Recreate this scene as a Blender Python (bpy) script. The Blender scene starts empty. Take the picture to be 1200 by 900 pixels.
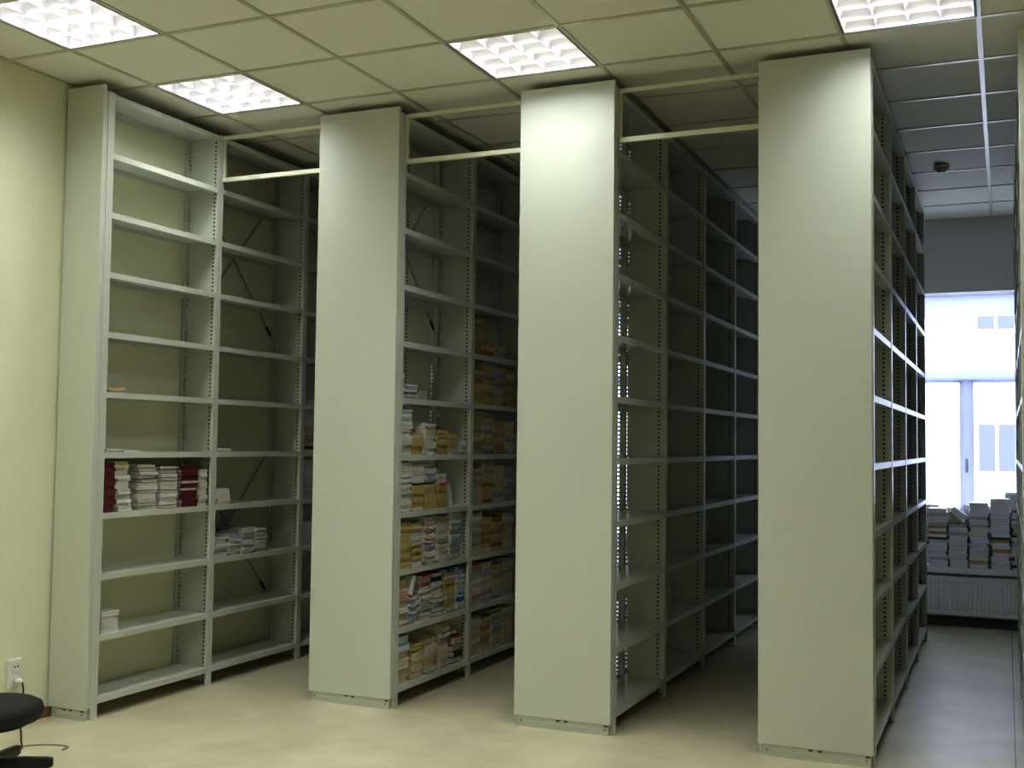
import bpy, math, random
from mathutils import Matrix, Vector
random.seed(7)
S = bpy.context.scene
COL = S.collection
PI = math.pi

# ------------------------------------------------------------------ dimensions
HC = 3.434            # ceiling height
RH = 3.3745           # rack height
L = 0.94257           # bay length
D = 0.262             # depth of one rack
XW = -0.422           # yellow wall
YB = 5.45             # back wall face
XR, YFRONT = 8.4, -8.2
X1, X2, X3, X4 = -0.150, 1.1456, 2.4333, 3.7210
X5L = 4.363
Y1 = -0.1154
YF = Y1 + L
WD = 0.5395           # double rack width
LV = [0.11 + 0.326 * i for i in range(11)]

# ------------------------------------------------------------------ materials
MATS = {}
def mat(name, col, rough=0.5, metal=0.0, spec=0.5, bump=0.0, bscale=200.0, var=0.0, vscale=6.0):
    if name in MATS: return MATS[name]
    m = bpy.data.materials.new(name); m.use_nodes = True
    nt = m.node_tree; b = nt.nodes['Principled BSDF']
    b.inputs['Base Color'].default_value = (*col, 1)
    b.inputs['Roughness'].default_value = rough
    b.inputs['Metallic'].default_value = metal
    b.inputs['Specular IOR Level'].default_value = spec
    tc = nt.nodes.new('ShaderNodeTexCoord')
    if var > 0:
        n = nt.nodes.new('ShaderNodeTexNoise'); n.inputs['Scale'].default_value = vscale
        n.inputs['Detail'].default_value = 6
        r = nt.nodes.new('ShaderNodeMapRange')
        r.inputs['From Min'].default_value = 0.3; r.inputs['From Max'].default_value = 0.7
        r.inputs['To Min'].default_value = 1 - var; r.inputs['To Max'].default_value = 1 + var
        mx = nt.nodes.new('ShaderNodeVectorMath'); mx.operation = 'SCALE'
        mx.inputs[0].default_value = col
        nt.links.new(tc.outputs['Object'], n.inputs['Vector'])
        nt.links.new(n.outputs['Fac'], r.inputs['Value'])
        nt.links.new(r.outputs['Result'], mx.inputs['Scale'])
        nt.links.new(mx.outputs['Vector'], b.inputs['Base Color'])
    if bump > 0:
        n2 = nt.nodes.new('ShaderNodeTexNoise'); n2.inputs['Scale'].default_value = bscale
        n2.inputs['Detail'].default_value = 3
        bp = nt.nodes.new('ShaderNodeBump'); bp.inputs['Strength'].default_value = bump
        bp.inputs['Distance'].default_value = 0.002
        nt.links.new(tc.outputs['Object'], n2.inputs['Vector'])
        nt.links.new(n2.outputs['Fac'], bp.inputs['Height'])
        nt.links.new(bp.outputs['Normal'], b.inputs['Normal'])
    MATS[name] = m
    return m

def emis(name, col, strength):
    m = bpy.data.materials.new(name); m.use_nodes = True
    nt = m.node_tree; nt.nodes.clear()
    e = nt.nodes.new('ShaderNodeEmission'); o = nt.nodes.new('ShaderNodeOutputMaterial')
    e.inputs['Color'].default_value = (*col, 1); e.inputs['Strength'].default_value = strength
    nt.links.new(e.outputs[0], o.inputs[0]); return m

M_STEEL = mat('light_grey_steel', (0.60, 0.62, 0.55), 0.30, bump=0.03, bscale=900)
M_PANEL = mat('light_grey_panel', (0.61, 0.632, 0.545), 0.42, bump=0.04, bscale=700)
M_TIE = mat('cream_steel', (0.70, 0.70, 0.55), 0.35)
M_DARK = mat('dark_hole', (0.02, 0.02, 0.018), 0.7)
M_SCREW = mat('zinc_screw', (0.35, 0.35, 0.32), 0.35, metal=0.8)
M_BRACE = mat('brace_steel', (0.42, 0.43, 0.38), 0.4, metal=0.3)
M_WALL = mat('pale_yellow_wall', (0.80, 0.81, 0.61), 0.85, bump=0.12, bscale=160, var=0.025, vscale=3)
M_WALLB = mat('shade_grey_wall', (0.60, 0.60, 0.57), 0.85, bump=0.1, bscale=160)  # grey puts the back wall's unlit, backlit shade into its colour
M_CEIL = mat('ceiling_tile', (0.84, 0.84, 0.75), 0.9, bump=0.25, bscale=240, var=0.02, vscale=90)
M_TBAR = mat('ceiling_bar', (0.58, 0.57, 0.47), 0.35, metal=0.15)
M_BASEB = mat('brown_wood', (0.26, 0.15, 0.05), 0.5, var=0.2, vscale=20)
M_BASEBD = mat('dark_plinth', (0.05, 0.045, 0.04), 0.6)
M_WHITE = mat('white_plastic', (0.78, 0.77, 0.72), 0.35)
M_BLACK = mat('black_plastic', (0.012, 0.012, 0.012), 0.45)
M_FABRIC = mat('black_fabric', (0.010, 0.010, 0.009), 0.75, bump=0.5, bscale=350, var=0.3, vscale=60)
M_CORD = mat('dark_cord', (0.03, 0.03, 0.03), 0.5)
M_CORDG = mat('grey_cord', (0.30, 0.30, 0.24), 0.5)
M_GREYM = mat('grey_metal', (0.25, 0.25, 0.25), 0.35, metal=0.6)
M_WFRAME = mat('window_white', (0.86, 0.87, 0.93), 0.4)
M_RAD = mat('radiator_white', (0.80, 0.80, 0.82), 0.35)
M_LOUV = mat('louvre_aluminium', (0.93, 0.91, 0.97), 0.33, metal=0.75)
M_HOUSE = mat('light_housing', (0.22, 0.22, 0.21), 0.5)
M_TUBE = emis('lamp_tube', (1.0, 0.97, 0.95), 9.0)
M_FACADE = mat('facade_plaster', (0.82, 0.82, 0.83), 0.9)
M_FWIN = mat('facade_window', (0.085, 0.09, 0.13), 0.5)
M_GROUND = mat('pale_ground', (0.8, 0.8, 0.8), 0.9)
M_DET = mat('detector_plastic', (0.50, 0.46, 0.40), 0.4)

# floor: beige linoleum, faint mottling and one sheet seam
def floor_mat():
    m = bpy.data.materials.new('beige_linoleum'); m.use_nodes = True
    nt = m.node_tree; b = nt.nodes['Principled BSDF']; N = nt.nodes.new
    tc = N('ShaderNodeTexCoord')
    n = N('ShaderNodeTexNoise'); n.inputs['Scale'].default_value = 2.2; n.inputs['Detail'].default_value = 8
    n.inputs['Roughness'].default_value = 0.65
    cr = N('ShaderNodeValToRGB')
    cr.color_ramp.elements[0].position = 0.36; cr.color_ramp.elements[0].color = (0.50, 0.47, 0.32, 1)
    cr.color_ramp.elements[1].position = 0.64; cr.color_ramp.elements[1].color = (0.61, 0.58, 0.41, 1)
    sx = N('ShaderNodeSeparateXYZ')
    sub = N('ShaderNodeMath'); sub.operation = 'SUBTRACT'; sub.inputs[1].default_value = 4.322
    ab = N('ShaderNodeMath'); ab.operation = 'ABSOLUTE'
    lt = N('ShaderNodeMath'); lt.operation = 'LESS_THAN'; lt.inputs[1].default_value = 0.003
    mx = N('ShaderNodeMix'); mx.data_type = 'RGBA'; mx.inputs[7].default_value = (0.1, 0.09, 0.07, 1)
    lk = nt.links.new
    lk(tc.outputs['Object'], n.inputs['Vector']); lk(n.outputs['Fac'], cr.inputs['Fac'])
    lk(tc.outputs['Object'], sx.inputs[0]); lk(sx.outputs['X'], sub.inputs[0]); lk(sub.outputs[0], ab.inputs[0])
    lk(ab.outputs[0], lt.inputs[0]); lk(lt.outputs[0], mx.inputs[0]); lk(cr.outputs['Color'], mx.inputs[6])
    lk(mx.outputs[2], b.inputs['Base Color'])
    n2 = N('ShaderNodeTexNoise'); n2.inputs['Scale'].default_value = 5; n2.inputs['Detail'].default_value = 5
    mr = N('ShaderNodeMapRange'); mr.inputs['To Min'].default_value = 0.26; mr.inputs['To Max'].default_value = 0.52
    lk(tc.outputs['Object'], n2.inputs['Vector']); lk(n2.outputs['Fac'], mr.inputs['Value'])
    lk(mr.outputs['Result'], b.inputs['Roughness'])
    return m
M_FLOOR = floor_mat()

def glass_mat():
    m = bpy.data.materials.new('window_glass'); m.use_nodes = True
    nt = m.node_tree; nt.nodes.clear(); N = nt.nodes.new
    t = N('ShaderNodeBsdfTransparent'); g = N('ShaderNodeBsdfGlossy'); g.inputs['Roughness'].default_value = 0.02
    f = N('ShaderNodeFresnel'); f.inputs['IOR'].default_value = 1.45
    mx = N('ShaderNodeMixShader'); o = N('ShaderNodeOutputMaterial')
    t.inputs['Color'].default_value = (0.93, 0.95, 0.97, 1)
    nt.links.new(f.outputs[0], mx.inputs[0]); nt.links.new(t.outputs[0], mx.inputs[1])
    nt.links.new(g.outputs[0], mx.inputs[2]); nt.links.new(mx.outputs[0], o.inputs[0])
    return m
M_GLASS = glass_mat()
def pvc_mat():
    # white plastic window profile; translucency and lilac tint imitate the window's glare
    m = bpy.data.materials.new('window_pvc_glare'); m.use_nodes = True
    nt = m.node_tree; b = nt.nodes['Principled BSDF']; o = nt.nodes['Material Output']
    b.inputs['Base Color'].default_value = (0.84, 0.86, 0.95, 1); b.inputs['Roughness'].default_value = 0.4
    t = nt.nodes.new('ShaderNodeBsdfTranslucent'); t.inputs['Color'].default_value = (0.84, 0.86, 1.0, 1)
    mx = nt.nodes.new('ShaderNodeMixShader'); mx.inputs[0].default_value = 0.5
    nt.links.new(b.outputs[0], mx.inputs[1]); nt.links.new(t.outputs[0], mx.inputs[2]); nt.links.new(mx.outputs[0], o.inputs[0])
    return m
M_WFRAME = pvc_mat()

# ------------------------------------------------------------------ mesh builder
class MB:
    def __init__(s): s.v = []; s.f = []; s.mi = []; s.sm = []
    def add(s, vs, fs, mi=0, sm=False, M=None):
        o = len(s.v)
        s.v += [tuple(M @ Vector(p)) if M else tuple(p) for p in vs]
        s.f += [tuple(i + o for i in f) for f in fs]
        s.mi += [mi] * len(fs); s.sm += [sm] * len(fs)
        return s
    def box(s, a, b, mi=0, M=None):
        x0, y0, z0 = a; x1, y1, z1 = b
        v = [(x0,y0,z0),(x1,y0,z0),(x1,y1,z0),(x0,y1,z0),(x0,y0,z1),(x1,y0,z1),(x1,y1,z1),(x0,y1,z1)]
        return s.add(v, [(3,2,1,0),(4,5,6,7),(0,1,5,4),(1,2,6,5),(2,3,7,6),(3,0,4,7)], mi, False, M)
    def tube(s, pts, r, n=8, mi=0, cap=True):
        pts = [Vector(p) for p in pts]; o = len(s.v); k = len(pts)
        up = Vector((0, 0, 1)); prev = None
        for i, p in enumerate(pts):
            t = (pts[min(i+1, k-1)] - pts[max(i-1, 0)]).normalized()
            if prev is None:
                a = t.cross(up)
                if a.length < 1e-3: a = t.cross(Vector((1, 0, 0)))
                a.normalize()
            else:
                a = (prev - t * prev.dot(t)).normalized()
            prev = a; b = t.cross(a)
            rr = r[i] if isinstance(r, (list, tuple)) else r
            for j in range(n):
                an = 2 * PI * j / n
                s.v.append(tuple(p + a * (rr * math.cos(an)) + b * (rr * math.sin(an))))
        for i in range(k - 1):
            for j in range(n):
                s.f.append((o+i*n+j, o+i*n+(j+1)%n, o+(i+1)*n+(j+1)%n, o+(i+1)*n+j)); s.mi.append(mi); s.sm.append(True)
        if cap:
            s.f.append(tuple(o + j for j in reversed(range(n)))); s.mi.append(mi); s.sm.append(False)
            s.f.append(tuple(o + (k-1)*n + j for j in range(n))); s.mi.append(mi); s.sm.append(False)
        return s
    def lathe(s, prof, n=32, mi=0, M=None, sx=1.0, sy=1.0):
        o = len(s.v); k = len(prof)
        for (r, z) in prof:
            for j in range(n):
                a = 2 * PI * j / n
                p = Vector((r * math.cos(a) * sx, r * math.sin(a) * sy, z))
                s.v.append(tuple(M @ p) if M else tuple(p))
        for i in range(k - 1):
            for j in range(n):
                s.f.append((o+i*n+j, o+i*n+(j+1)%n, o+(i+1)*n+(j+1)%n, o+(i+1)*n+j)); s.mi.append(mi); s.sm.append(True)
        s.f.append(tuple(o + j for j in reversed(range(n)))); s.mi.append(mi); s.sm.append(False)
        s.f.append(tuple(o + (k-1)*n + j for j in range(n))); s.mi.append(mi); s.sm.append(False)
        return s
    # sheet with a column of rectangular holes; u,w axes given by a function (u, w) -> point
    def strip(s, fn, u0, u1, w0, w1, pitch, hu, hw, mi=0):
        n = int((w1 - w0) / pitch); uc = (u0 + u1) / 2
        for i in range(n):
            a = w0 + i * pitch; b = a + pitch if i < n - 1 else w1
            c = a + pitch / 2
            P = [(u0,a),(u1,a),(u1,b),(u0,b),(uc-hu,c-hw),(uc+hu,c-hw),(uc+hu,c+hw),(uc-hu,c+hw)]
            s.add([fn(*q) for q in P], [(0,1,5,4),(1,2,6,5),(2,3,7,6),(3,0,4,7)], mi)
        return s
    def mesh(s, name, mats):
        me = bpy.data.meshes.new(name); me.from_pydata(s.v, [], s.f)
        for m in (mats if isinstance(mats, (list, tuple)) else [mats]): me.materials.append(m)
        me.polygons.foreach_set('material_index', s.mi)
        me.polygons.foreach_set('use_smooth', s.sm)
        me.update(); return me
    def obj(s, name, mats, parent=None, loc=None):
        return link(name, s.mesh(name, mats), parent, loc)

def link(name, me, parent=None, loc=None, bevel=0):
    o = bpy.data.objects.new(name, me); COL.objects.link(o)
    if parent: o.parent = parent
    if loc: o.location = loc
    if bevel:
        b = o.modifiers.new('bevel', 'BEVEL'); b.width = bevel; b.segments = 2; b.limit_method = 'ANGLE'
    return o

def tag(o, label=None, cat=None, group=None, kind=None):
    if label: o['label'] = label
    if cat: o['category'] = cat
    if group: o['group'] = group
    if kind: o['kind'] = kind
    return o
def empty(name, loc=(0,0,0), rz=0, **k):
    o = bpy.data.objects.new(name, None); COL.objects.link(o)
    o.location = loc; o.rotation_euler = (0, 0, rz); o.empty_display_size = 0.1
    return tag(o, **k)
def struct(name, b, m, parent=None):
    o = b.obj(name, m, parent)
    if not parent: o['kind'] = 'structure'
    return o

# ------------------------------------------------------------------ room shell
struct('floor', MB().add([(XW-.1,YFRONT,0),(XR,YFRONT,0),(XR,YB+.02,0),(XW-.1,YB+.02,0)], [(0,1,2,3)]), M_FLOOR)
struct('wall_left', MB().box((XW-.12, YFRONT, 0), (XW, YB, HC+.12)), M_WALL)
struct('wall_right', MB().box((XR, YFRONT, 0), (XR+.12, YB, HC+.12)), M_WALL)
struct('wall_front', MB().box((XW-.12, YFRONT-.12, 0), (XR+.12, YFRONT, HC+.12)), M_WALL)
# back wall with two deep window openings
WINS = [(3.44, 4.56), (0.70, 1.32)]
ZS, ZT, YG = 0.50, 2.815, 5.75
YO = YB + 0.42
wb = MB()
wb.box((XW-.12, YB, 0), (WINS[1][0], YO, HC+.12))
wb.box((WINS[1][1], YB, 0), (WINS[0][0], YO, HC+.12))
wb.box((WINS[0][1], YB, 0), (XR+.12, YO, HC+.12))
for a, b in WINS:
    wb.box((a, YB, 0), (b, YO, ZS-.05)); wb.box((a, YB, ZT), (b, YO, HC+.12))
struct('wall_back', wb, M_WALLB)
struct('baseboard_left', MB().box((XW, YFRONT, 0), (XW+.012, Y1-.07, 0.055)), M_BASEB)
struct('baseboard_back', MB().box((XW, YB-.015, 0), (XR, YB, 0.075)), M_BASEBD)

# suspended ceiling: tiles and bars on a 600 mm grid; cells with light fittings are left open
LIGHTS = [(0,-2), (0,0), (3,0), (6,0), (3,-2), (6,-2)]
T = 0.6
cm = MB()
i0, i1 = math.floor(XW/T)-0, math.ceil(XR/T)
j0, j1 = math.floor(YFRONT/T), math.ceil(YB/T)
for i in range(i0, i1):
    for j in range(j0, j1):
        if (i, j) in LIGHTS: continue
        x0, x1 = max(i*T+.003, XW), min((i+1)*T-.003, XR)
        y0, y1 = max(j*T+.003, YFRONT), min((j+1)*T-.003, YB)
        if x1 <= x0 or y1 <= y0: continue
        z = HC + 0.006
        cm.add([(x0,y0,z),(x1,y0,z),(x1,y1,z),(x0,y1,z)], [(3,2,1,0)])
struct('ceiling', cm, M_CEIL)
struct('ceiling_slab', MB().add([(XW-.12,YFRONT-.12,HC+.13),(XR+.12,YFRONT-.12,HC+.13),(XR+.12,YO,HC+.13),(XW-.12,YO,HC+.13)], [(3,2,1,0)]), M_WALLB)
tb = MB()
for i in range(i0, i1+1):
    x = i*T
    if XW < x < XR: tb.box((x-.0115, YFRONT, HC), (x+.0115, YB, HC+.02))
for j in range(j0, j1+1):
    y = j*T
    if YFRONT < y < YB: tb.box((XW, y-.0115, HC-.0005), (XR, y+.0115, HC+.0195))
tb.box((XW, YFRONT, HC), (XW+.02, YB, HC+.02)); tb.box((XW, YB-.02, HC), (XR, YB, HC+.02))
struct('trim_1', tb, M_TBAR)

# ------------------------------------------------------------------ windows
def window(n, a, b, mull):
    root = empty('window_%d' % n, ((a+b)/2, YG, ZS), kind='structure')
    def P(m): # builder in world coordinates -> local
        m.v = [(x-(a+b)/2, y-YG, z-ZS) for x, y, z in m.v]; return m
    f = MB(); w = 0.075
    y0, y1 = YG-.035, YG+.035
    ztr0, ztr1 = 2.085, 2.16
    f.box((a, y0, ZS), (a+w, y1, ZT)); f.box((b-w, y0, ZS), (b, y1, ZT))
    f.box((a+w, y0, ZS), (b-w, y1, ZS+w)); f.box((a+w, y0, 2.64), (b-w, y1, ZT))
    f.box((a+w, y0, ztr0), (b-w, y1, ztr1))
    f.box((mull-.03, y0+.004, ZS+w), (mull+.03, y1, ztr0))
    P(f).obj('window_frame', M_WFRAME, root)
    for (s0, s1) in ((a+w, mull-.03), (mull+.03, b-w)):
        s = MB(); q = 0.05; yy0, yy1 = YG-.05, YG+.02
        s.box((s0, yy0, ZS+w), (s0+q*.55, yy1, ztr0)); s.box((s1-q*.55, yy0, ZS+w), (s1, yy1, ztr0))
        s.box((s0+q*.55, yy0, ZS+w), (s1-q*.55, yy1, ZS+w+q)); s.box((s0+q*.55, yy0, ztr0-q*.55), (s1-q*.55, yy1, ztr0))
        so = P(s).obj('sash', M_WFRAME, root)
        g = MB().add([(s0+.02, YG-.01, ZS+w+.03), (s1-.02, YG-.01, ZS+w+.03), (s1-.02, YG-.01, ztr0-.02), (s0+.02, YG-.01, ztr0-.02)], [(0,1,2,3)])
        P(g).obj('pane', M_GLASS, so)
    g = MB().add([(a+w-.01, YG, ztr1-.01), (b-w+.01, YG, ztr1-.01), (b-w+.01, YG, 2.65), (a+w-.01, YG, 2.65)], [(0,1,2,3)])
    P(g).obj('pane', M_GLASS, root)
    h = MB().box((mull-.012, YG-.075, 1.28), (mull+.012, YG-.05, 1.40))
    P(h).obj('handle', M_WHITE, root)
    sl = MB().box((a-.03, YB-.125, ZS-.05), (b+.03, YB, ZS)).box((a, YB, ZS-.05), (b, YG, ZS))
    so = P(sl).obj('window_sill', M_RAD, root)
    return root
window(1, *WINS[0], 3.985)
window(2, *WINS[1], 1.14)

# radiators under the sills
def radiator(a, b, label):
    r = empty('radiator', ((a+b)/2, YB-.06, 0), label=label, cat='radiator', group='panel radiators')
    w = (b-a)/2; z0, z1 = 0.10, 0.415
    yf = -.03
    m = MB(); n = int((b-a)/.0333)
    # fluted front: a folded sheet
    pts = []
    for k in range(n):
        x = -w + .02 + k*(2*w-.04)/n; st = (2*w-.04)/n
        pts += [(x, yf+.008), (x+st*.18, yf), (x+st*.68, yf), (x+st*.86, yf+.008)]
    pts.append((w-.02, yf+.008))
    vs = []; fs = []
    for (x, y) in pts: vs += [(x, y, z0+.035), (x, y, z1-.035)]
    for k in range(len(pts)-1): fs.append((2*k, 2*k+2, 2*k+3, 2*k+1))
    m.add(vs, fs)
    m.box((-w, yf, z0), (w, yf+.014, z0+.036)); m.box((-w, yf, z1-.036), (w, yf+.014, z1))
    m.box((-w, yf, z0+.036), (-w+.022, yf+.014, z1-.036)); m.box((w-.022, yf, z0+.036), (w, yf+.014, z1-.036))
    m.box((-w+.005, yf+.013, z0+.004), (w-.005, .035, z1-.004))
    m.obj('front_panel', M_RAD, r)
    MB().box((-w, yf, z1), (w, .04, z1+.006)).obj('top_grille', M_RAD, r)
    for sx in (-w+.08, w-.08):
        MB().tube([(sx, .01, z0+.01), (sx, .01, 0)], .011).obj('pipe', M_RAD, r)
radiator(3.30, 4.70, 'white fluted panel radiator below the window with books, at the end of the lit aisle')
radiator(0.66, 1.36, 'white fluted panel radiator below the window behind the empty middle rack')

# ------------------------------------------------------------------ light fittings
def troffer_parts():
    w = 0.295
    fr = MB()
    zt = 0.10
    for a, b in (((-w,-w,0),(w,-w+.012,zt)), ((-w,w-.012,0),(w,w,zt)), ((-w,-w+.012,0),(-w+.012,w-.012,zt)), ((w-.012,-w+.012,0),(w,w-.012,zt))):
        fr.box(a, b)
    fr.box((-w,-w,zt), (w,w,zt+.01))
    lo = MB(); c = 0.283; h = 0.050
    def blade(p, q, t0, t1, h0):
        # parabolic blade: narrow bottom edge, wide top; p->q along its length
        d = (Vector(q) - Vector(p)).normalized(); nrm = Vector((-d.y, d.x, 0))
        prof = []
        for k in range(6):
            u = k/5; prof.append((t0 + (t1-t0)*u**2.0, h0 + (h-h0)*u))
        for sgn in (1, -1):
            vs = []; fs = []
            for (t, z) in prof:
                for e in (p, q): vs.append(tuple(Vector(e) + nrm*sgn*t + Vector((0,0,z))))
            for k in range(5):
                f = (2*k, 2*k+1, 2*k+3, 2*k+2); fs.append(f if sgn < 0 else f[::-1])
            lo.add(vs, fs, 0, True)
        lo.add([tuple(Vector(e)+nrm*s*t0+Vector((0,0,h0))) for e in (p, q) for s in (1,-1)], [(0,1,3,2)])
    for k in range(5):
        y = -c + k*2*c/4
        blade((-c, y, 0), (c, y, 0), .002, .030, 0.002)
    for k in range(5):
        x = -c + k*2*c/4
        blade((x, -c, 0), (x, c, 0), .0015, .022, 0.006)
    tu = []
    for k in range(4):
        y = -c + (k+.5)*2*c/4
        tu.append(MB().tube([(-c+.01, y, .078), (c-.01, y, .078)], .008, 10).mesh('tube', M_TUBE))
    return fr.mesh('housing', M_HOUSE), lo.mesh('louvre', M_LOUV), tu
TR = troffer_parts()
LAB = {(0,-2): 'square louvred ceiling light cut by the top left corner of the picture',
       (0,0): 'lit square louvred ceiling light above the few-books wall rack',
       (3,0): 'lit square louvred ceiling light in front of the middle empty rack',
       (6,0): 'lit square louvred ceiling light at top right above the tall right rack',
       (3,-2): 'square louvred ceiling light nearer the viewer, third column from yellow wall',
       (6,-2): 'square louvred ceiling light nearer the viewer, beyond the right rack'}
POWER = 18.5
SPREAD = math.radians(146)
def area(name, loc, size, power, col, rot=(0,0,0), spread=None):
    l = bpy.data.lights.new(name, 'AREA'); l.shape = 'SQUARE'; l.size = size; l.energy = power; l.color = col
    if spread: l.spread = spread
    o = bpy.data.objects.new(name, l); COL.objects.link(o); o.location = loc; o.rotation_euler = rot
    return o
LC = (0.955, 0.99, 0.995)
for (i, j) in LIGHTS:
    c = ((i+.5)*T, (j+.5)*T, HC)
    r = empty('ceiling_light', c, label=LAB[(i,j)], cat='ceiling light', group='louvred ceiling lights')
    link('housing', TR[0], r); link('louvre', TR[1], r)
    for t in TR[2]: link('tube', t, r)
    area('lamp', (c[0], c[1], HC+.092), .54, POWER*(.45 if (i, j) == (6,-2) else 1), LC, spread=SPREAD)
# the rest of the lit room behind the camera
for i, j in ((0,-5), (3,-5), (0,-9), (3,-9)):
    area('lamp', ((i+.5)*T, (j+.5)*T, HC-.01), .54, POWER*.55, LC, spread=SPREAD)

# smoke detector
sd = MB().lathe([(.052, 0), (.055, -.008), (.052, -.026), (.030, -.032), (.028, -.046), (.018, -.052)], 24)
sd.f = [f[::-1] for f in sd.f]
o = sd.obj('smoke_detector', M_DET, None, (3.905, 3.409, HC))
tag(o, 'small round brown smoke detector on the ceiling of the lit right aisle', 'smoke detector')

# ------------------------------------------------------------------ rack parts
def upright_mesh(hand):
    # hand=+1: open face toward +x. origin on the open face, floor level, post centre
    b = MB(); h = hand; zt = RH
    fn = lambda u, w: (u*h, 0, w)
    za = 0.022
    # web plate with two slotted columns
    b.strip(fn, -.058, -.034, za, zt, .025, .0060, .0052)
    b.add([fn(-.034, za), fn(-.012, za), fn(-.012, zt), fn(-.034, zt)], [(0,1,2,3)])
    # hollow post behind the front slots; a dark sheet paints its inner shade
    b.add([(-.060*h,.006,za),(-.032*h,.006,za),(-.032*h,.006,zt),(-.060*h,.006,zt)], [(0,1,2,3)], 1)
    pq = [(-.062, 0), (-.062, .022), (-.014, .022)]
    for (xa, ya), (xb, yb) in zip(pq, pq[1:]):
        b.add([(xa*h,ya,za),(xb*h,yb,za),(xb*h,yb,zt),(xa*h,ya,zt)], [(0,1,2,3)])
    b.add([fn(-.228, za), fn(-.058, za), fn(-.058, zt), fn(-.228, zt)], [(0,1,2,3)])
    b.strip(fn, -.252, -.228, za, zt, .025, .0066, .0058)
    # front flange with punched holes, returns
    ff = lambda u, w: (0, u, w)
    b.strip(ff, -.024, .024, 0.0, zt, .10, .0028, .005)
    for y in (-.024, .024):
        b.add([(0,y,0),(-.014*h,y,0),(-.014*h,y,zt),(0,y,zt)], [(0,1,2,3)])
    b.add([(-.014*h,-.024,0),(-.014*h,.024,0),(-.014*h,.024,zt),(-.014*h,-.024,zt)], [(0,1,2,3)])
    b.add([(-.0,-.024,zt),(0,.024,zt),(-.014*h,.024,zt),(-.014*h,-.024,zt)], [(0,1,2,3)])
    # rear flange
    lo, hi = sorted((-.2692*h, -.252*h)); b.box((lo, -.016, 0), (hi, .016, zt))
    # foot plate
    lo, hi = sorted((-.05*h, .004*h)); b.box((lo, -.02, 0), (hi, .026, .006)) 
    return b.mesh('upright', [M_STEEL, M_DARK])
def shelf_mesh(hand):
    b = MB(); h = hand; y0, y1 = .003, L-.003; ya, yb = .026, L-.026; t = .0016
    b.box((min(-.016*h, (-D+.012)*h), y0, -t), (max(-.016*h, (-D+.012)*h), y1, 0))
    for (xa, xb, hh) in ((-.016, -.002, .032), (-D+.012, -D+.018, .028)):
        lo, hi = sorted((xa*h, xb*h))
        b.box((lo, ya, -hh), (hi, yb, 0 if xa > -.1 else -t))
    lo, hi = sorted((-.045*h, -.016*h)); b.box((lo, ya, -.032), (hi, yb, -.030))
    for y in (y0+.002, y1-.004):
        lo, hi = sorted(((-D+.018)*h, -.016*h)); b.box((lo, y, -.026), (hi, y+.002, -t))
    return b.mesh('shelf', [M_STEEL])
UP = {1: upright_mesh(1), -1: upright_mesh(-1)}
SH = {1: shelf_mesh(1), -1: shelf_mesh(-1)}

def brace_mesh(h):
    b = MB()
    for z0 in (0,):
        for s in (0, 1):
            a = (0, .03, z0 + (.97 if s else 0)); c = (0, L-.03, z0 + (0 if s else .97))
            d = Vector(c) - Vector(a); mid = (Vector(a)+Vector(c))/2
            ln = d.length; ang = math.atan2(d.z, d.y)
            M = Matrix.Translation(mid + Vector((.003*s, 0, 0))) @ Matrix.Rotation(ang, 4, 'X')
            b.box((-.001, -ln/2, -.009), (.001, ln/2, .009), 0, M)
            if s: b.box((-.003, ln/2-.10, -.010), (.003, ln/2-.03, .010), 1, M)
    return b.mesh('cross_brace', [M_BRACE, M_DARK])
BR = brace_mesh(1)

def panel_parts(w, root):
    # end panel stands ahead of the first uprights (local y of first post centre = 0)
    b = MB()
    z0, z1 = .055, RH + .03
    b.box((-w, -.062, z0), (-.002, -.036, z1))
    p = b.obj('end_panel', M_PANEL, root)
    bv = p.modifiers.new('bevel', 'BEVEL'); bv.width = .004; bv.segments = 2
    # folded lighter edge beside the post
    MB().box((-w+.004, -.036, z0+.01), (-.003, -.0245, z1-.032)).obj('panel_backing', M_STEEL, root)
    k = MB().box((-w+.022, -.052, 0), (-.016, -.026, .054)).box((-w+.022, -.056, .024), (-.02, -.052, .030))
    pl = k.obj('base_plate', M_STEEL, root)
    for x in (-w+.042, -.034):
        MB().lathe([(.007, 0), (.007, .003), (.004, .005)], 12, 0, Matrix.Translation((x, -.052, .030)) @ Matrix.Rotation(PI/2, 4, 'X')).obj('screw', M_SCREW, pl)
    s = MB()
    for x in ((-w/2-.022), (-w/2+.022), -.03):
        s.box((x-.010, -.0535, .044), (x+.010, -.05, .051))
    s.obj('slot', M_DARK, pl)

def rack(x, y, w, nb, sides, label, braces):
    root = empty('shelving_rack', (x, y, 0), label=label, cat='shelving rack', group='tall steel archive shelving racks')
    panel_parts(w, root)
    for (h, ox) in sides:
        for k in range(nb + 1):
            link('upright', UP[h], root, (ox, k*L, 0))
        for k in range(nb):
            for z in LV:
                link('shelf', SH[h], root, (ox, k*L, z))
    for (ox, k) in braces:
        for z in (.45, 2.2): link('cross_brace', BR, root, (ox, k*L, z))
    return root
PO = -.024   # post centre sits this far ahead of the measured post edge
DBL = ((1, 0), (-1, -WD))
rack(X1, Y1+PO, D, 5, ((1, 0),), 'narrow single-sided grey steel rack against the yellow wall, nearly empty, a few book piles', [(-D+.006, 1), (-D+.006, 3)])
rack(X2, YF+PO, WD, 4, DBL, 'double-sided grey steel rack crowded with piled old books, second from the yellow wall', [(-D-.004, 0), (-D-.004, 2)])
rack(X3, YF+PO, WD, 4, DBL, 'empty double-sided grey steel rack between the crowded rack and the nearest right rack', [(-D-.004, 1), (-D-.004, 3)])
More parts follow.
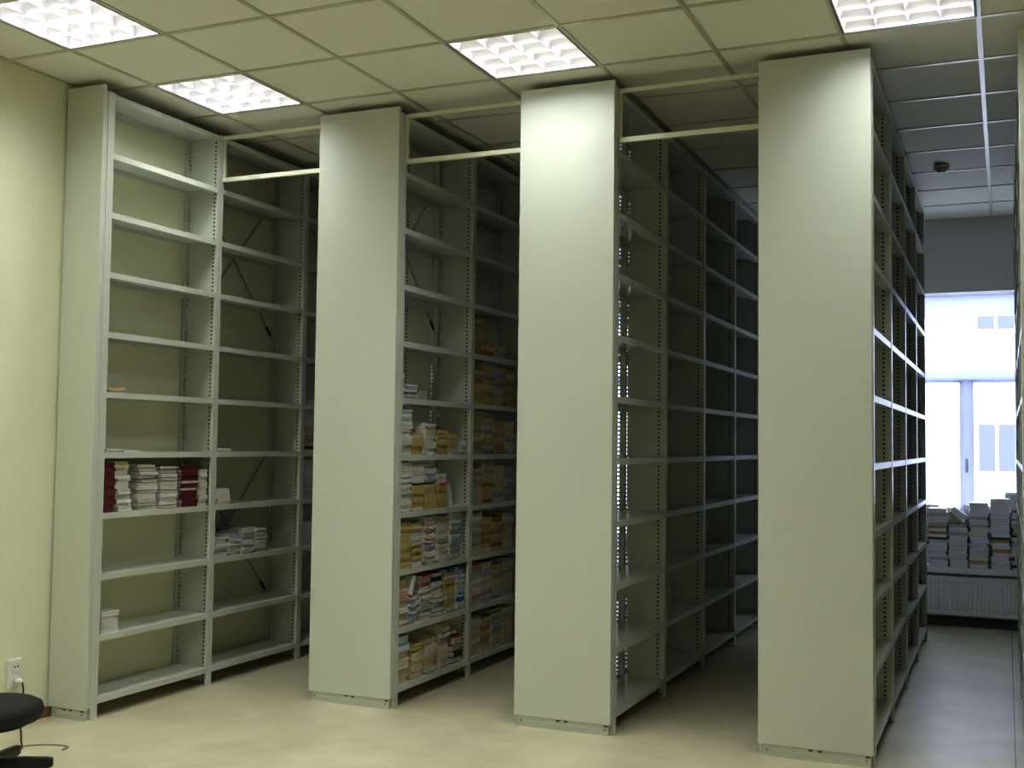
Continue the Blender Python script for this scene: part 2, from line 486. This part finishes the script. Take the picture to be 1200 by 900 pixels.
rack(X4, YF+PO, WD, 4, DBL, 'tall-looking empty grey steel rack beside the window aisle, its wide blank end panel at right', [(-D-.004, 1), (-D-.004, 3)])
rack(X5L+WD, YF+PO, WD, 4, DBL, 'grey steel rack cut by the right picture edge, only its near edge and posts seen', [])

# overhead tie frames across the three aisles
def tie(xa, xb, label):
    r = empty('overhead_tie_rail', ((xa+xb)/2, YF-.004, RH), label=label, cat='tie rail', group='overhead tie frames between racks')
    w = (xb-xa)/2
    zt, zb = -.012, -.275
    for z, rr in ((zt, .011), (zb, .013)):
        MB().box((-w, -.012, z-rr), (w, .012, z+rr)).obj('bar', M_TIE, r)
    for s in (-1, 1):
        MB().box((s*w-.011 if s > 0 else -w, -.010, zb+.013), (s*w if s > 0 else -w+.011, .010, zt-.011)).obj('side_bar', M_TIE, r)
G = .0015
tie(X1+G, X2-WD-G, 'cream tie frame overhead joining the yellow-wall rack and the crowded rack')
tie(X2+G, X3-WD-G, 'cream tie frame overhead joining the crowded rack and the middle empty rack')
tie(X3+G, X4-WD-G, 'cream tie frame overhead joining the middle empty rack and the right-hand rack')

# ------------------------------------------------------------------ books
PAL = {
 'white': (.66,.66,.62), 'cream': (.62,.55,.36), 'yellowed': (.52,.42,.15), 'kraft brown': (.38,.25,.10),
 'maroon': (.10,.012,.018), 'pale blue': (.38,.47,.55), 'grey green': (.36,.42,.34), 'red': (.48,.10,.09),
 'blue': (.08,.26,.42), 'black': (.02,.02,.022), 'grey': (.42,.42,.42), 'pink': (.55,.30,.26), 'lilac': (.46,.42,.52),
}
PAGEP = {'w': (.76,.75,.70), 'c': (.66,.58,.40), 'y': (.60,.47,.19), 'g': (.82,.82,.90)}  # g: bluish-white sill pages with window glare put into the colour
def bmat(c): return mat('cover_' + c.replace(' ', '_'), PAL[c], .6, var=.08, vscale=9)
def pmat(c):
    k = 'paper_' + c
    if k in MATS: return MATS[k]
    m = mat(k, PAGEP[c], .85)
    nt = m.node_tree; b = nt.nodes['Principled BSDF']; N = nt.nodes.new
    tc = N('ShaderNodeTexCoord'); mp = N('ShaderNodeMapping'); mp.inputs['Scale'].default_value = (1.5, 1.5, 22)
    n = N('ShaderNodeTexNoise'); n.inputs['Scale'].default_value = 1.0; n.inputs['Detail'].default_value = 4
    r = N('ShaderNodeMapRange'); r.inputs['From Min'].default_value = .3; r.inputs['From Max'].default_value = .7
    r.inputs['To Min'].default_value = .68; r.inputs['To Max'].default_value = 1.08
    v = N('ShaderNodeVectorMath'); v.operation = 'SCALE'; v.inputs[0].default_value = PAGEP[c]
    lk = nt.links.new
    lk(tc.outputs['Object'], mp.inputs[0]); lk(mp.outputs[0], n.inputs['Vector']); lk(n.outputs['Fac'], r.inputs['Value'])
    lk(r.outputs['Result'], v.inputs['Scale']); lk(v.outputs['Vector'], b.inputs['Base Color'])
    return m

NS = 6
def slab(b, x0, x1, y0, y1, z0, z1, sag, mi=0):
    # box subdivided along y with a sag
    vs = []; fs = []
    for k in range(NS+1):
        u = k/NS; y = y0 + (y1-y0)*u; dz = sag*(4*y*y)
        vs += [(x0,y,z0+dz),(x1,y,z0+dz),(x1,y,z1+dz),(x0,y,z1+dz)]
    for k in range(NS):
        a = 4*k; c = a+4
        for q in range(4):
            r = (q+1) % 4
            fs.append((a+q, a+r, c+r, c+q)[::-1])
    fs.append((0,1,2,3)); fs.append(tuple(4*NS+i for i in (3,2,1,0)))
    b.add(vs, fs, mi)
BOOKS = {}
def book_meshes(kind, col, pg, sag):
    key = (kind, col, pg, sag)
    if key in BOOKS: return BOOKS[key]
    c = MB(); p = MB()
    if kind == 'hardback':
        slab(c, -.5, .5, -.5, .5, 0, .09, sag); slab(c, -.5, .5, -.5, .5, .91, 1, sag); slab(c, .475, .5, -.5, .5, .09, .91, sag)
        slab(p, -.485, .475, -.48, .48, .09, .91, sag)
    elif kind == 'paperback':
        slab(c, -.5, .5, -.5, .5, 0, .05, sag); slab(c, -.5, .5, -.5, .5, .95, 1, sag); slab(c, .488, .5, -.5, .5, .05, .95, sag)
        slab(p, -.498, .488, -.497, .497, .05, .95, sag)
    elif kind in ('booklet', 'notebook', 'magazine'):
        slab(c, -.5, .5, -.5, .5, 0, .10, sag); slab(c, -.5, .5, -.5, .5, .90, 1, sag)
        slab(c, .485, .5, -.5, .5, .10, .90, sag)
        slab(p, -.5, .485, -.499, .499, .10, .90, sag)
    elif kind == 'journal':
        slab(c, -.5, .5, -.5, .5, 0, .07, sag); slab(c, -.5, .5, -.5, .5, .93, 1, sag); slab(c, .482, .5, -.5, .5, .07, .93, sag)
        slab(p, -.492, .482, -.49, .49, .07, .93, sag)
    else: # paper_bundle: a wad of sheets, the child is the string round it
        for k, (dx, dy) in enumerate(((0,0),(.02,-.03),(-.02,.02),(.01,.03),(-.01,-.02))):
            slab(c, -.48+dx, .48+dx, -.46+dy, .46+dy, k*.2+.004, k*.2+.196, sag)
        e = .502
        p.box((-.02,-e,0),(.02,e,.012)); p.box((-.02,-e,.985),(.02,e,.999)); p.box((-.02,-e-.004,0),(.02,-e+.01,.999)); p.box((-.02,e-.01,0),(.02,e+.004,.999))
    ms = (c.mesh(kind, bmat(col)), p.mesh('pages' if kind != 'paper_bundle' else 'string', pmat(pg) if kind != 'paper_bundle' else bmat('cream')))
    BOOKS[key] = ms
    return ms

ORD = ['bottom', 'second', 'third', 'fourth', 'fifth', 'sixth', 'seventh', 'eighth', 'ninth', 'tenth', 'eleventh', 'twelfth', 'thirteenth', 'fourteenth', 'fifteenth', 'sixteenth',
       'seventeenth', 'eighteenth', 'nineteenth', 'twentieth', 'twenty-first', 'twenty-second', 'twenty-third', 'twenty-fourth']
NTH = ['first', 'second', 'third', 'fourth', 'fifth', 'sixth', 'seventh', 'eighth']
KN = {'hardback': 'hardback', 'paperback': 'paperback', 'booklet': 'booklet', 'journal': 'journal', 'notebook': 'notebook', 'magazine': 'magazine', 'paper_bundle': 'tied bundle'}
def book(kind, col, pg, loc, dims, rot, label, group, sag=0, parts=True):
    c, p = book_meshes(kind, col, pg, sag)
    o = link(kind, c, None, loc)
    o.rotation_euler = rot; o.scale = dims
    tag(o, label, 'book' if kind != 'paper_bundle' else 'paper bundle', group)
    if parts: link('pages' if kind != 'paper_bundle' else 'string', p, o)
    return o

def pile(xf, yc, z, width, depth, height, spec, where, pileno, group, jit=.006, flip=.5, sag=0, rotj=.045, lean=0, parts=True, maxz=None):
    """spec: list of (weight, kind, colour, page, tmin, tmax). xf = x of the front ends; books extend toward -x."""
    h = 0; n = 0; ws = [s[0] for s in spec]
    if sag: tfix = sum((s[4]+s[5])/2*s[0] for s in spec)/sum(ws)
    width -= 2*jit*.6 + depth*rotj*.8 + abs(lean)*height*.5
    lo, hi = BAY[0] + .032 + width/2 + jit + depth*rotj/2, BAY[1] - .032 - width/2 - jit - depth*rotj/2 - max(0, lean*height)
    yc = min(max(yc, lo), hi)
    if lean < 0: yc = max(yc, lo - lean*height)
    while True:
        _, kind, col, pg, t0, t1 = random.choices(spec, ws)[0]
        t = tfix if sag else random.uniform(t0, t1)
        if h + t > height and n > 0: break
        if n >= len(ORD): break
        wd = width * (1 if sag else random.uniform(.93, 1.0)); dp = depth * random.uniform(.93, 1.0)
        fl = PI if random.random() < flip else 0
        x = xf - dp/2 - random.uniform(0, jit*2.0); y = yc + (0 if sag else random.uniform(-jit, jit)) + lean*h
        nm = KN[kind]
        pos = 'bottom' if n == 0 else ORD[n] + ' up'
        lab = f'{col} {nm}, {pos} in {pileno} pile, {where}'
        book(kind, col, pg, (x, y, z + h + .0004), (dp, wd, t), (0, 0, fl + (0 if sag else random.uniform(-rotj, rotj))), lab, group, sag, parts)
        h += t + .0006; n += 1
    return h

# ---- shelf piles: front face x, bay start y
BAY = [0, 1]
def bay_y(y0, k):
    BAY[0] = y0 + PO + k*L; BAY[1] = BAY[0] + L
    return BAY[0]
W = 'white'; 
WHITE = [(5,'booklet','white','w',.012,.022), (2,'paperback','white','w',.015,.026), (1,'booklet','cream','w',.012,.02)]
SHN = ['lowest shelf', 'second shelf up', 'third shelf up', 'fourth shelf up', 'fifth shelf up', 'sixth shelf up', 'seventh shelf up', 'eighth shelf up']

# RACK 1 -----------------------------------------------------------
def r1(k, lv, u, w, dp, h, spec, no, **kw):
    y = bay_y(Y1, k) + u*L
    rk = ['wall rack near bay', 'wall rack middle bay', 'wall rack far bay'][k]
    pile(X1-.012, y, LV[lv], w, dp, h, spec, f'{SHN[lv]}, {rk}', no, 'piled books on the wall rack', **kw)
MAR = [(5,'hardback','maroon','w',.018,.026)]
MARW = [(2,'hardback','maroon','w',.018,.024), (4,'booklet','white','w',.014,.022)]
r1(0, 3, .085, .10, .19, .285, MAR, 'first', flip=0)
r1(0, 3, .235, .16, .21, .275, WHITE, 'second', jit=.016, rotj=.10, lean=-.12)
r1(0, 3, .425, .17, .21, .270, MARW, 'third', jit=.012, flip=1)
r1(0, 3, .61, .165, .21, .255, [(3,'hardback','maroon','w',.018,.024), (6,'booklet','white','w',.014,.024), (1,'booklet','cream','w',.012,.02)], 'fourth', jit=.010, flip=1)
r1(0, 3, .79, .165, .20, .268, [(6,'hardback','maroon','w',.018,.026), (1,'hardback','grey','w',.016,.02)], 'fifth', jit=.008, flip=.12)
r1(0, 3, .925, .075, .17, .23, WHITE, 'sixth', jit=.006, rotj=.03)
r1(0, 1, .125, .15, .20, .125, [(1,'hardback','white','w',.021,.025)], 'first', flip=1, jit=.005)
r1(0, 4, .10, .15, .20, .024, [(1,'booklet','white','w',.008,.010)], 'first')
r1(0, 4, .27, .15, .20, .011, [(1,'booklet','cream','w',.008,.010)], 'second')
r1(0, 5, .125, .15, .20, .022, [(1,'magazine','kraft brown','c',.010,.011)], 'first', sag=.9)
r1(1, 4, .095, .15, .19, .024, [(1,'booklet','white','w',.009,.011)], 'first')
r1(1, 3, .105, .16, .20, .10, WHITE, 'first', jit=.004, lean=-.1)
for q, (u, h, wd) in enumerate(((.10,.125,.14), (.255,.15,.13), (.41,.175,.14), (.555,.16,.13))):
    r1(1, 2, u, wd, .20, h, [(4,'booklet','white','w',.009,.016), (2,'magazine','grey','w',.008,.014), (1,'paperback','pale blue','w',.012,.016)], NTH[q], jit=.008)
for lv, u, h, sp in ((5,.12,.06,WHITE), (4,.12,.26,[(3,'booklet','white','w',.012,.02),(2,'paperback','pink','c',.014,.02),(1,'hardback','maroon','c',.02,.024)]),
                     (3,.12,.27,[(1,'magazine','grey','w',.010,.016),(2,'booklet','white','w',.01,.016)]), (2,.12,.17,WHITE), (4,.29,.22,WHITE), (3,.29,.25,WHITE), (2,.29,.15,WHITE)):
    r1(2, lv, u, .15, .20, h, sp, 'first' if u < .2 else 'second')

# RACK 2 -----------------------------------------------------------
def r2(k, lv, u, w, dp, h, spec, no, back=0, **kw):
    y = bay_y(YF, k) + u*L
    rk = ['crowded rack near bay', 'crowded rack second bay'][k]
    return pile(X2-.012-back, y, LV[lv], w, dp, h, spec, f'{SHN[lv]}, {rk}', no, 'piled books on the crowded rack', **kw)
YEL = [(5,'notebook','yellowed','y',.012,.020), (1,'booklet','cream','c',.010,.018)]
YEL2 = [(3,'paperback','yellowed','y',.016,.026), (2,'paperback','cream','c',.014,.022), (1,'magazine','kraft brown','y',.012,.02)]
CRM = [(3,'paperback','cream','c',.016,.028), (2,'booklet','white','c',.012,.02), (1,'paperback','grey green','c',.016,.024)]
BLU = [(3,'magazine','pale blue','w',.012,.02), (2,'booklet','white','w',.012,.02), (1,'paperback','grey','w',.014,.022)]
GRN = [(3,'paperback','grey green','c',.014,.024), (2,'paperback','grey','w',.014,.022), (1,'paperback','blue','w',.014,.02), (1,'booklet','white','w',.012,.02)]
RED = [(2,'magazine','red','w',.010,.016), (1,'magazine','pink','w',.010,.016), (3,'booklet','white','w',.010,.016)]
THICK = [(4,'hardback','white','c',.038,.055), (2,'hardback','cream','c',.035,.05)]
BND = [(1,'paper_bundle','cream','c',.060,.075), (1,'paper_bundle','yellowed','c',.05,.06)]
LIL = [(3,'magazine','lilac','w',.010,.016), (3,'booklet','white','w',.010,.017), (1,'magazine','pale blue','w',.01,.016)]
BWN = [(3,'paperback','kraft brown','y',.018,.03), (2,'paperback','yellowed','y',.016,.026), (1,'paperback','grey','c',.016,.026)]
DRK = [(2,'hardback','black','w',.02,.03), (3,'hardback','grey','w',.02,.03), (2,'hardback','white','w',.02,.03)]
PNK = [(3,'paperback','pink','c',.014,.022), (2,'paperback','lilac','w',.014,.022), (2,'booklet','white','w',.012,.018)]
# near bay
# lowest shelf
r2(0,0,.105,.165,.23,.285,THICK+[(1,'hardback','blue','w',.04,.05)],'first',jit=.008,flip=1)
r2(0,0,.305,.165,.22,.215,BND,'second',jit=.012)
r2(0,0,.495,.145,.21,.21,CRM,'third',jit=.012,sag=.35)
r2(0,0,.675,.145,.22,.27,CRM,'fourth',jit=.012,sag=.3)
H05 = r2(0,0,.865,.145,.20,.18,[(2,'hardback','black','w',.03,.04),(2,'hardback','yellowed','y',.03,.045),(2,'hardback','red','c',.04,.05)],'fifth',jit=.01)
# second
r2(0,1,.085,.13,.21,.27,[(2,'paperback','pink','c',.014,.02),(2,'booklet','white','w',.012,.02),(2,'paperback','yellowed','y',.016,.022),(1,'paperback','kraft brown','y',.018,.024)],'first',jit=.01)
HBL = r2(0,1,.235,.125,.20,.15,[(1,'magazine','pale blue','w',.010,.016)],'second',jit=.010,sag=.8)
r2(0,1,.405,.14,.21,.27,[(2,'paperback','cream','c',.016,.024),(1,'paperback','red','c',.016,.022),(3,'magazine','grey','w',.012,.02)],'third',jit=.01)
r2(0,1,.575,.145,.21,.27,DRK,'fourth',jit=.01,flip=.7)
r2(0,1,.745,.145,.21,.27,GRN+[(3,'paperback','yellowed','y',.018,.03)],'fifth',jit=.01)
r2(0,1,.905,.12,.20,.275,[(2,'magazine','blue','w',.012,.018),(2,'magazine','pale blue','w',.012,.018),(2,'booklet','white','w',.012,.018)],'sixth',jit=.008,sag=.5)
# third
r2(0,2,.10,.16,.21,.275,[(1,'notebook','yellowed','y',.016,.021)],'first',jit=.006,flip=1)
r2(0,2,.275,.14,.20,.265,YEL2+LIL,'second',jit=.010)
r2(0,2,.45,.15,.21,.285,LIL+RED,'third',jit=.010,sag=.7)
r2(0,2,.63,.15,.21,.28,[(2,'paperback','grey green','c',.014,.02),(3,'booklet','white','w',.012,.02),(1,'paperback','cream','c',.014,.02)],'fourth',jit=.010,sag=.4)
r2(0,2,.81,.15,.21,.29,BLU,'fifth',jit=.008,sag=.3)
# fourth
r2(0,3,.10,.15,.20,.285,[(1,'booklet','white','w',.012,.02)],'first',jit=.008,sag=.4)
HB = r2(0,3,.275,.155,.21,.15,YEL,'second',jit=.006,flip=1,sag=.15)
HC3 = r2(0,3,.45,.15,.21,.15,YEL,'third',jit=.006,flip=1,sag=.15)
HD = r2(0,3,.61,.13,.21,.145,YEL,'fourth',jit=.006,flip=1)
def r2top(lv, u, w, dp, z, h, spec, no, **kw):
    y = bay_y(YF, 0) + u*L
    pile(X2-.012, y, LV[lv]+z, w, dp, h, spec, f'upper {SHN[lv]}, crowded rack near bay', no, 'piled books on the crowded rack', **kw)
r2top(3,.275,.15,.20,HB+.012,.125,WHITE,'second',sag=.3)
r2top(3,.45,.15,.20,HC3+.012,.12,LIL,'third',sag=.3,jit=.012)
r2top(3,.605,.12,.20,HD+.001,.07,RED,'fourth',sag=.3)
# fifth
HE = r2(0,4,.10,.14,.20,.18,[(3,'booklet','white','w',.014,.02),(1,'hardback','grey','w',.018,.024)],'first',jit=.008)
r2(0,4,.265,.15,.21,.135,YEL,'second',jit=.006,flip=1)
r2(0,4,.43,.14,.20,.20,WHITE,'third',jit=.008,sag=.3)
r2(0,4,.60,.15,.21,.15,YEL,'fourth',jit=.008,flip=1)
r2(0,4,.77,.15,.21,.145,YEL2,'fifth',jit=.008)
r2(0,4,.915,.10,.20,.10,BLU,'sixth',jit=.006)
r2top(4,.10,.14,.20,HE+.001,.10,[(2,'booklet','white','w',.014,.02),(1,'magazine','pale blue','w',.012,.018),(1,'magazine','grey green','w',.012,.018)],'first')
# sixth: low piles set back
r2(0,5,.12,.15,.20,.15,[(1,'magazine','pale blue','w',.012,.018),(1,'magazine','grey','w',.012,.018)],'first',back=.06)
r2(0,5,.30,.15,.18,.10,[(1,'magazine','pale blue','w',.012,.018),(1,'magazine','grey','w',.012,.018)],'second',back=.07)
r2(0,5,.48,.12,.16,.07,[(1,'paperback','grey green','c',.016,.024)],'third',back=.08)
# second bay, only its nearer piles can be seen past the middle rack
OCH = [(3,'paperback','kraft brown','y',.018,.028), (3,'notebook','yellowed','y',.014,.02), (2,'paperback','cream','y',.016,.024), (1,'paperback','grey green','c',.016,.024)]
DUL = [(3,'paperback','grey green','c',.016,.024), (2,'paperback','cream','c',.016,.024), (2,'magazine','lilac','c',.012,.018), (1,'paperback','kraft brown','y',.016,.024)]
for lv, specs in ((0,(CRM,OCH,DUL,CRM)), (1,(PNK,PNK,DUL,DUL)), (2,(CRM,OCH,OCH,CRM)), (3,(DUL,OCH,CRM,DUL)),
                  (4,(OCH,DUL,OCH,CRM)), (5,(OCH,OCH,DUL,OCH)), (6,(OCH,BWN,CRM))):
    for q, sp in enumerate(specs):
        hh = random.uniform(.22, .285) if lv != 6 else random.uniform(.12, .26)
        if lv == 6 and q == 2: hh = .09
        r2(1, lv, .115 + q*.188, .178, .21, hh, [(a,b_,c_,d_,t0*1.35,t1*1.35) for a,b_,c_,d_,t0,t1 in sp], NTH[q], jit=.008, sag=random.choice((0,.15,.3)))

# leaning loose books and a crumpled bag on the crowded rack
yb = bay_y(YF, 0)
def loose(kind, col, pg, y, z, dims, deg, label):
    book(kind, col, pg, (X2-.012-dims[0]/2, y, z + dims[1]/2*math.sin(math.radians(deg)) + .002), dims, (math.radians(deg), 0, 0), label, 'leaning books on the crowded rack')
loose('hardback','white','w', yb+.235*L, LV[1]+HBL+.012, (.18,.115,.026), 72, 'white hardback standing tilted on the pale blue magazines, second shelf up, crowded rack')
loose('booklet','white','w', yb+.730*L, LV[3]+.001, (.20,.15,.010), 107, 'thin white booklet leaning beside the yellowed piles, fourth shelf up, crowded rack')
pb = MB(); n1, n2 = 10, 18
prof = []
vs = []; fs = []
for i in range(n1+1):
    th = PI*i/n1
    for j in range(n2):
        ph = 2*PI*j/n2; r = 1 + random.uniform(-.14, .14)
        vs.append((.075*r*math.sin(th)*math.cos(ph), .062*r*math.sin(th)*math.sin(ph), .026 - .025*math.cos(th)*(1 if 0 < i < n1 else .95)))
for i in range(n1):
    for j in range(n2): fs.append((i*n2+j, i*n2+(j+1)%n2, (i+1)*n2+(j+1)%n2, (i+1)*n2+j))
pb.add(vs, fs, 0, True)
tag(pb.obj('plastic_bag', mat('bag_plastic', (.62,.63,.62), .3), None, (X2-.11, yb+.865*L, LV[0]+H05+.001)), 'crumpled whitish plastic bag on the dark and red hardbacks, lowest shelf, crowded rack', 'plastic bag')

# WINDOW SILL ------------------------------------------------------
SIL = [(4,'journal','grey','g',.018,.030), (9,'journal','white','g',.02,.034), (.7,'journal','kraft brown','y',.022,.03), (.9,'journal','black','g',.016,.020)]
def sill_pile(x, y, w, dp, h, no, spec=SIL, where='', rz=0, **kw):
    """piles seen across their short ends: width runs along x here"""
    z = ZS; hh = 0; n = 0
    while n < len(ORD):
        _, kind, col, pg, t0, t1 = random.choices(spec, [s[0] for s in spec])[0]
        t = random.uniform(t0, t1)
        if hh + t > h: break
        wd = w*random.uniform(.92, 1.0); d2 = dp*random.uniform(.93, 1.0)
        fl = random.choice((0, PI))
        pos = 'bottom' if n == 0 else ORD[n] + ' up'
        # local y of the book = along world x ; local x = depth
        book(kind, col, pg, (x+random.uniform(-.007,.007), y + d2/2 + random.uniform(0,.012), z+hh+.0004), (d2, wd, t),
             (0, 0, PI/2 + fl + random.uniform(-.07,.07)), f'{col} journal, {pos} in {no} {where}', 'bound journals piled on the window sill', kw.get('sag', 0))
        hh += t + .0006; n += 1
    return hh
YS = YB - .115
for q, (x, h) in enumerate(((3.765,.50), (3.922,.36), (4.082,.56), (4.245,.585), (4.408,.50))):
    hh = sill_pile(x, YS, .150, .22, h, NTH[q], where='front-row pile on the window sill')
    if q == 1: H2 = hh
for q, (x, h) in enumerate(((3.69,.52), (3.87,.50), (4.03,.53), (4.19,.52), (4.35,.66))):
    sill_pile(x, YS+.243, .145, .14, h, NTH[q], where='rear-row pile on the window sill')
# slumped journals sliding down against the third pile
ta = math.radians(38)
for k, (c, pg) in enumerate((('kraft brown','y'), ('white','g'), ('grey','g'))):
    off = .027*k + .001
    Rm = (Matrix.Rotation(ta, 4, 'Y') @ Matrix.Rotation(PI/2, 4, 'Z')).to_euler()
    book('journal', c, pg, (3.890 + math.sin(ta)*off, YS+.115, ZS+H2+.003+.5*.125*math.sin(ta)+math.cos(ta)*off), (.21, .125, .026), Rm,
         f'{c} journal slumped at a slant on the second front-row pile, window sill', 'bound journals piled on the window sill')

# ------------------------------------------------------------------ stool, socket, cords
cx, cy = .362, -1.277
st = empty('swivel_stool', (cx, cy, 0), label='black padded swivel stool seat at the lower left picture edge, near the wall socket', cat='stool')
prof = [(.02,.285),(.15,.288),(.195,.298),(.212,.320),(.215,.340),(.208,.362),(.185,.374),(.12,.378),(.02,.379)]
MB().lathe(prof, 40).obj('seat', M_FABRIC, st)
MB().lathe([(.13,.272),(.15,.276),(.15,.286),(.02,.286)], 24).obj('seat_plate', M_BLACK, st)
MB().lathe([(.026,.10),(.026,.20),(.018,.20),(.018,.274)], 20).obj('gas_column', M_GREYM, st)
MB().lathe([(.045,.075),(.050,.085),(.048,.125),(.03,.135)], 24).obj('base_hub', M_BLACK, st)
a0 = math.radians(38)
for k in range(5):
    a = a0 + k*2*PI/5; c, s = math.cos(a), math.sin(a)
    lg = MB(); M = Matrix.Rotation(a, 4, 'Z')
    p = []
    for (r, hw, z0, z1) in ((.03,.024,.090,.145),(.14,.021,.092,.140),(.235,.018,.092,.134),(.258,.016,.094,.130)):
        p.append([(r,-hw,z0),(r,hw,z0),(r,hw*.8,z1),(r,-hw*.8,z1)])
    vs = [q for ring in p for q in ring]; fs = []
    for i in range(3):
        for j in range(4): fs.append((4*i+j, 4*i+(j+1)%4, 4*i+4+(j+1)%4, 4*i+4+j))
    fs += [(3,2,1,0), (12,13,14,15)]
    lg.add(vs, fs, 0, False, M)
    lo = lg.obj('leg', M_BLACK, st)
    bv = lo.modifiers.new('bevel', 'BEVEL'); bv.width = .005; bv.segments = 2
    cs = MB()
    for d in (-.012, .012):
        cs.lathe([(.026,-.008),(.028,0),(.026,.008)], 18, 0, Matrix.Translation((c*.235 - s*d, s*.235 + c*d, .028)) @ Matrix.Rotation(a, 4, 'Z') @ Matrix.Rotation(PI/2, 4, 'X'))
    cs.box((-.006,-.006,.03),(.006,.006,.096), 0, Matrix.Translation((c*.235, s*.235, 0)))
    cs.obj('caster', M_BLACK, lo)

def socket(y, z, label):
    r = empty('wall_socket', (XW, y, z), label=label, cat='socket', group='white wall sockets')
    b = MB().box((0,-.042,-.075),(.026,.042,.075)); o = b.obj('socket_body', M_WHITE, r)
    bv = o.modifiers.new('bevel', 'BEVEL'); bv.width = .006; bv.segments = 2
    for dz in (.036, -.036):
        R = Matrix.Translation((.0262, 0, dz)) @ Matrix.Rotation(PI/2, 4, 'Y')
        MB().lathe([(.028,0),(.028,.003),(.020,.0035),(.019,.001)], 24, 0, R).obj('outlet_ring', M_WHITE, r)
        h = MB()
        for dy in (-.0095, .0095):
            h.lathe([(.004,.002),(.004,.0048)], 10, 0, Matrix.Translation((.0262, dy, dz)) @ Matrix.Rotation(PI/2, 4, 'Y'))
        h.obj('pin_hole', M_DARK, r)
socket(-.437, .272, 'white double wall socket with a dark cord plugged in, behind the black stool')
socket(-.590, .262, 'white wall socket half cut by the left picture edge')
def cord(name, pts, r, m, label, plug=None):
    # Catmull-Rom through pts
    P = [Vector(p) for p in pts]; P = [P[0]*2-P[1]] + P + [P[-1]*2-P[-2]]; out = []
    for i in range(1, len(P)-2):
        for k in range(8):
            t = k/8; a, b, c, d = P[i-1:i+3]
            out.append(.5*((2*b)+(c-a)*t+(2*a-5*b+4*c-d)*t*t+(3*b-a-3*c+d)*t**3))
    out.append(P[-2])
    o = MB().tube(out, r, 8).obj(name, m); tag(o, label, 'cord')
    if plug:
        b = MB().lathe([(.018,0),(.018,.02),(.010,.036),(.006,.045)], 16, 0, Matrix.Translation(plug) @ Matrix.Rotation(PI/2, 4, 'Y'))
        b.obj('plug', M_WHITE, o)
    return o
XS = XW + .032
cord('power_cord', [(XS+.04,-.437,.234),(XS+.05,-.437,.19),(XS+.045,-.437,.10),(XS+.05,-.45,.02),(-.28,-.50,.004),(-.15,-.62,.004),(-.02,-.75,.004),(.02,-.95,.004)], .0045, M_CORD,
     'dark power cord hanging from the double wall socket to the floor', (XS-.002,-.437,.236))
cord('floor_cord', [(.0,-1.02,.004),(-.05,-.82,.004),(-.06,-.70,.004),(.02,-.62,.004),(.13,-.60,.004),(.16,-.66,.004)], .004, M_CORDG, 'thin grey cord curling on the floor beside the black stool')

# ------------------------------------------------------------------ outside: bright courtyard and facade
fb = MB(); YFAC = 20
xs = [(-9 + 2.0*k) for k in range(18)]
root = empty('building', (3, YFAC, -3), label='bright white building facade with small windows seen through the window', cat='building')
MB().box((-22, 0, 0), (22, .4, 14)).obj('facade', M_FACADE, root)
wf = MB()
for zc, hh in ((4.5,.95), (7.55,1.3), (10.5,1.3)):
    for k in range(-6, 8):
        xx = 1.13 + k*1.75
        if hh == .95 or True:
            f = MB(); w2 = .34
            f.box((xx-w2-.09, -.06, zc-hh/2-.09), (xx+w2+.09, 0, zc+hh/2+.09))
            fo = f.obj('facade_window', M_FACADE, root)
            MB().box((xx-w2, -.075, zc-hh/2), (xx-.03, -.061, zc+hh/2)).box((xx+.03, -.075, zc-hh/2), (xx+w2, -.061, zc+hh/2)).obj('facade_pane', M_FWIN, fo)
struct('ground', MB().add([(-25,YO+.05,-3),(30,YO+.05,-3),(30,YFAC+1,-3),(-25,YFAC+1,-3)], [(0,1,2,3)]), M_GROUND)

# ------------------------------------------------------------------ world
w = bpy.data.worlds.new('sky'); S.world = w; w.use_nodes = True
bg = w.node_tree.nodes['Background']
bg.inputs['Color'].default_value = (0.72, 0.80, 1.0, 1); bg.inputs['Strength'].default_value = 5.4
for a, b in WINS:
    l = bpy.data.lights.new('daylight_portal', 'AREA'); l.shape = 'RECTANGLE'; l.size = b-a; l.size_y = ZT-ZS
    o = bpy.data.objects.new('daylight_portal', l); COL.objects.link(o)
    o.location = ((a+b)/2, YO+.02, (ZS+ZT)/2); o.rotation_euler = (-PI/2, 0, 0)
    l.cycles.is_portal = True

# ------------------------------------------------------------------ camera
cd = bpy.data.cameras.new('camera'); cam = bpy.data.objects.new('camera', cd); COL.objects.link(cam)
f, yaw, pit, rol = 1322.70, 0.4126, 0.05162, 0.01194
fw = Vector((-math.sin(yaw)*math.cos(pit), math.cos(yaw)*math.cos(pit), math.sin(pit)))
rt = Vector((math.cos(yaw), math.sin(yaw), 0)); up = rt.cross(fw)
r2v = rt*math.cos(rol) + up*math.sin(rol); u2 = -rt*math.sin(rol) + up*math.cos(rol)
cam.matrix_world = Matrix(((r2v.x, u2.x, -fw.x, 4.2945), (r2v.y, u2.y, -fw.y, -4.8154), (r2v.z, u2.z, -fw.z, 1.494), (0,0,0,1)))
cd.sensor_fit = 'HORIZONTAL'; cd.sensor_width = 36; cd.lens = f*36/1200; cd.clip_start = .05
S.camera = cam
S.view_settings.view_transform = 'Standard'
S.view_settings.exposure = 0.84; S.view_settings.gamma = 0.82
S.cycles.max_bounces = 10; S.cycles.diffuse_bounces = 5; S.cycles.glossy_bounces = 4; S.cycles.transparent_max_bounces = 16
S.cycles.use_denoising = True
S.cycles.sample_clamp_indirect = 6
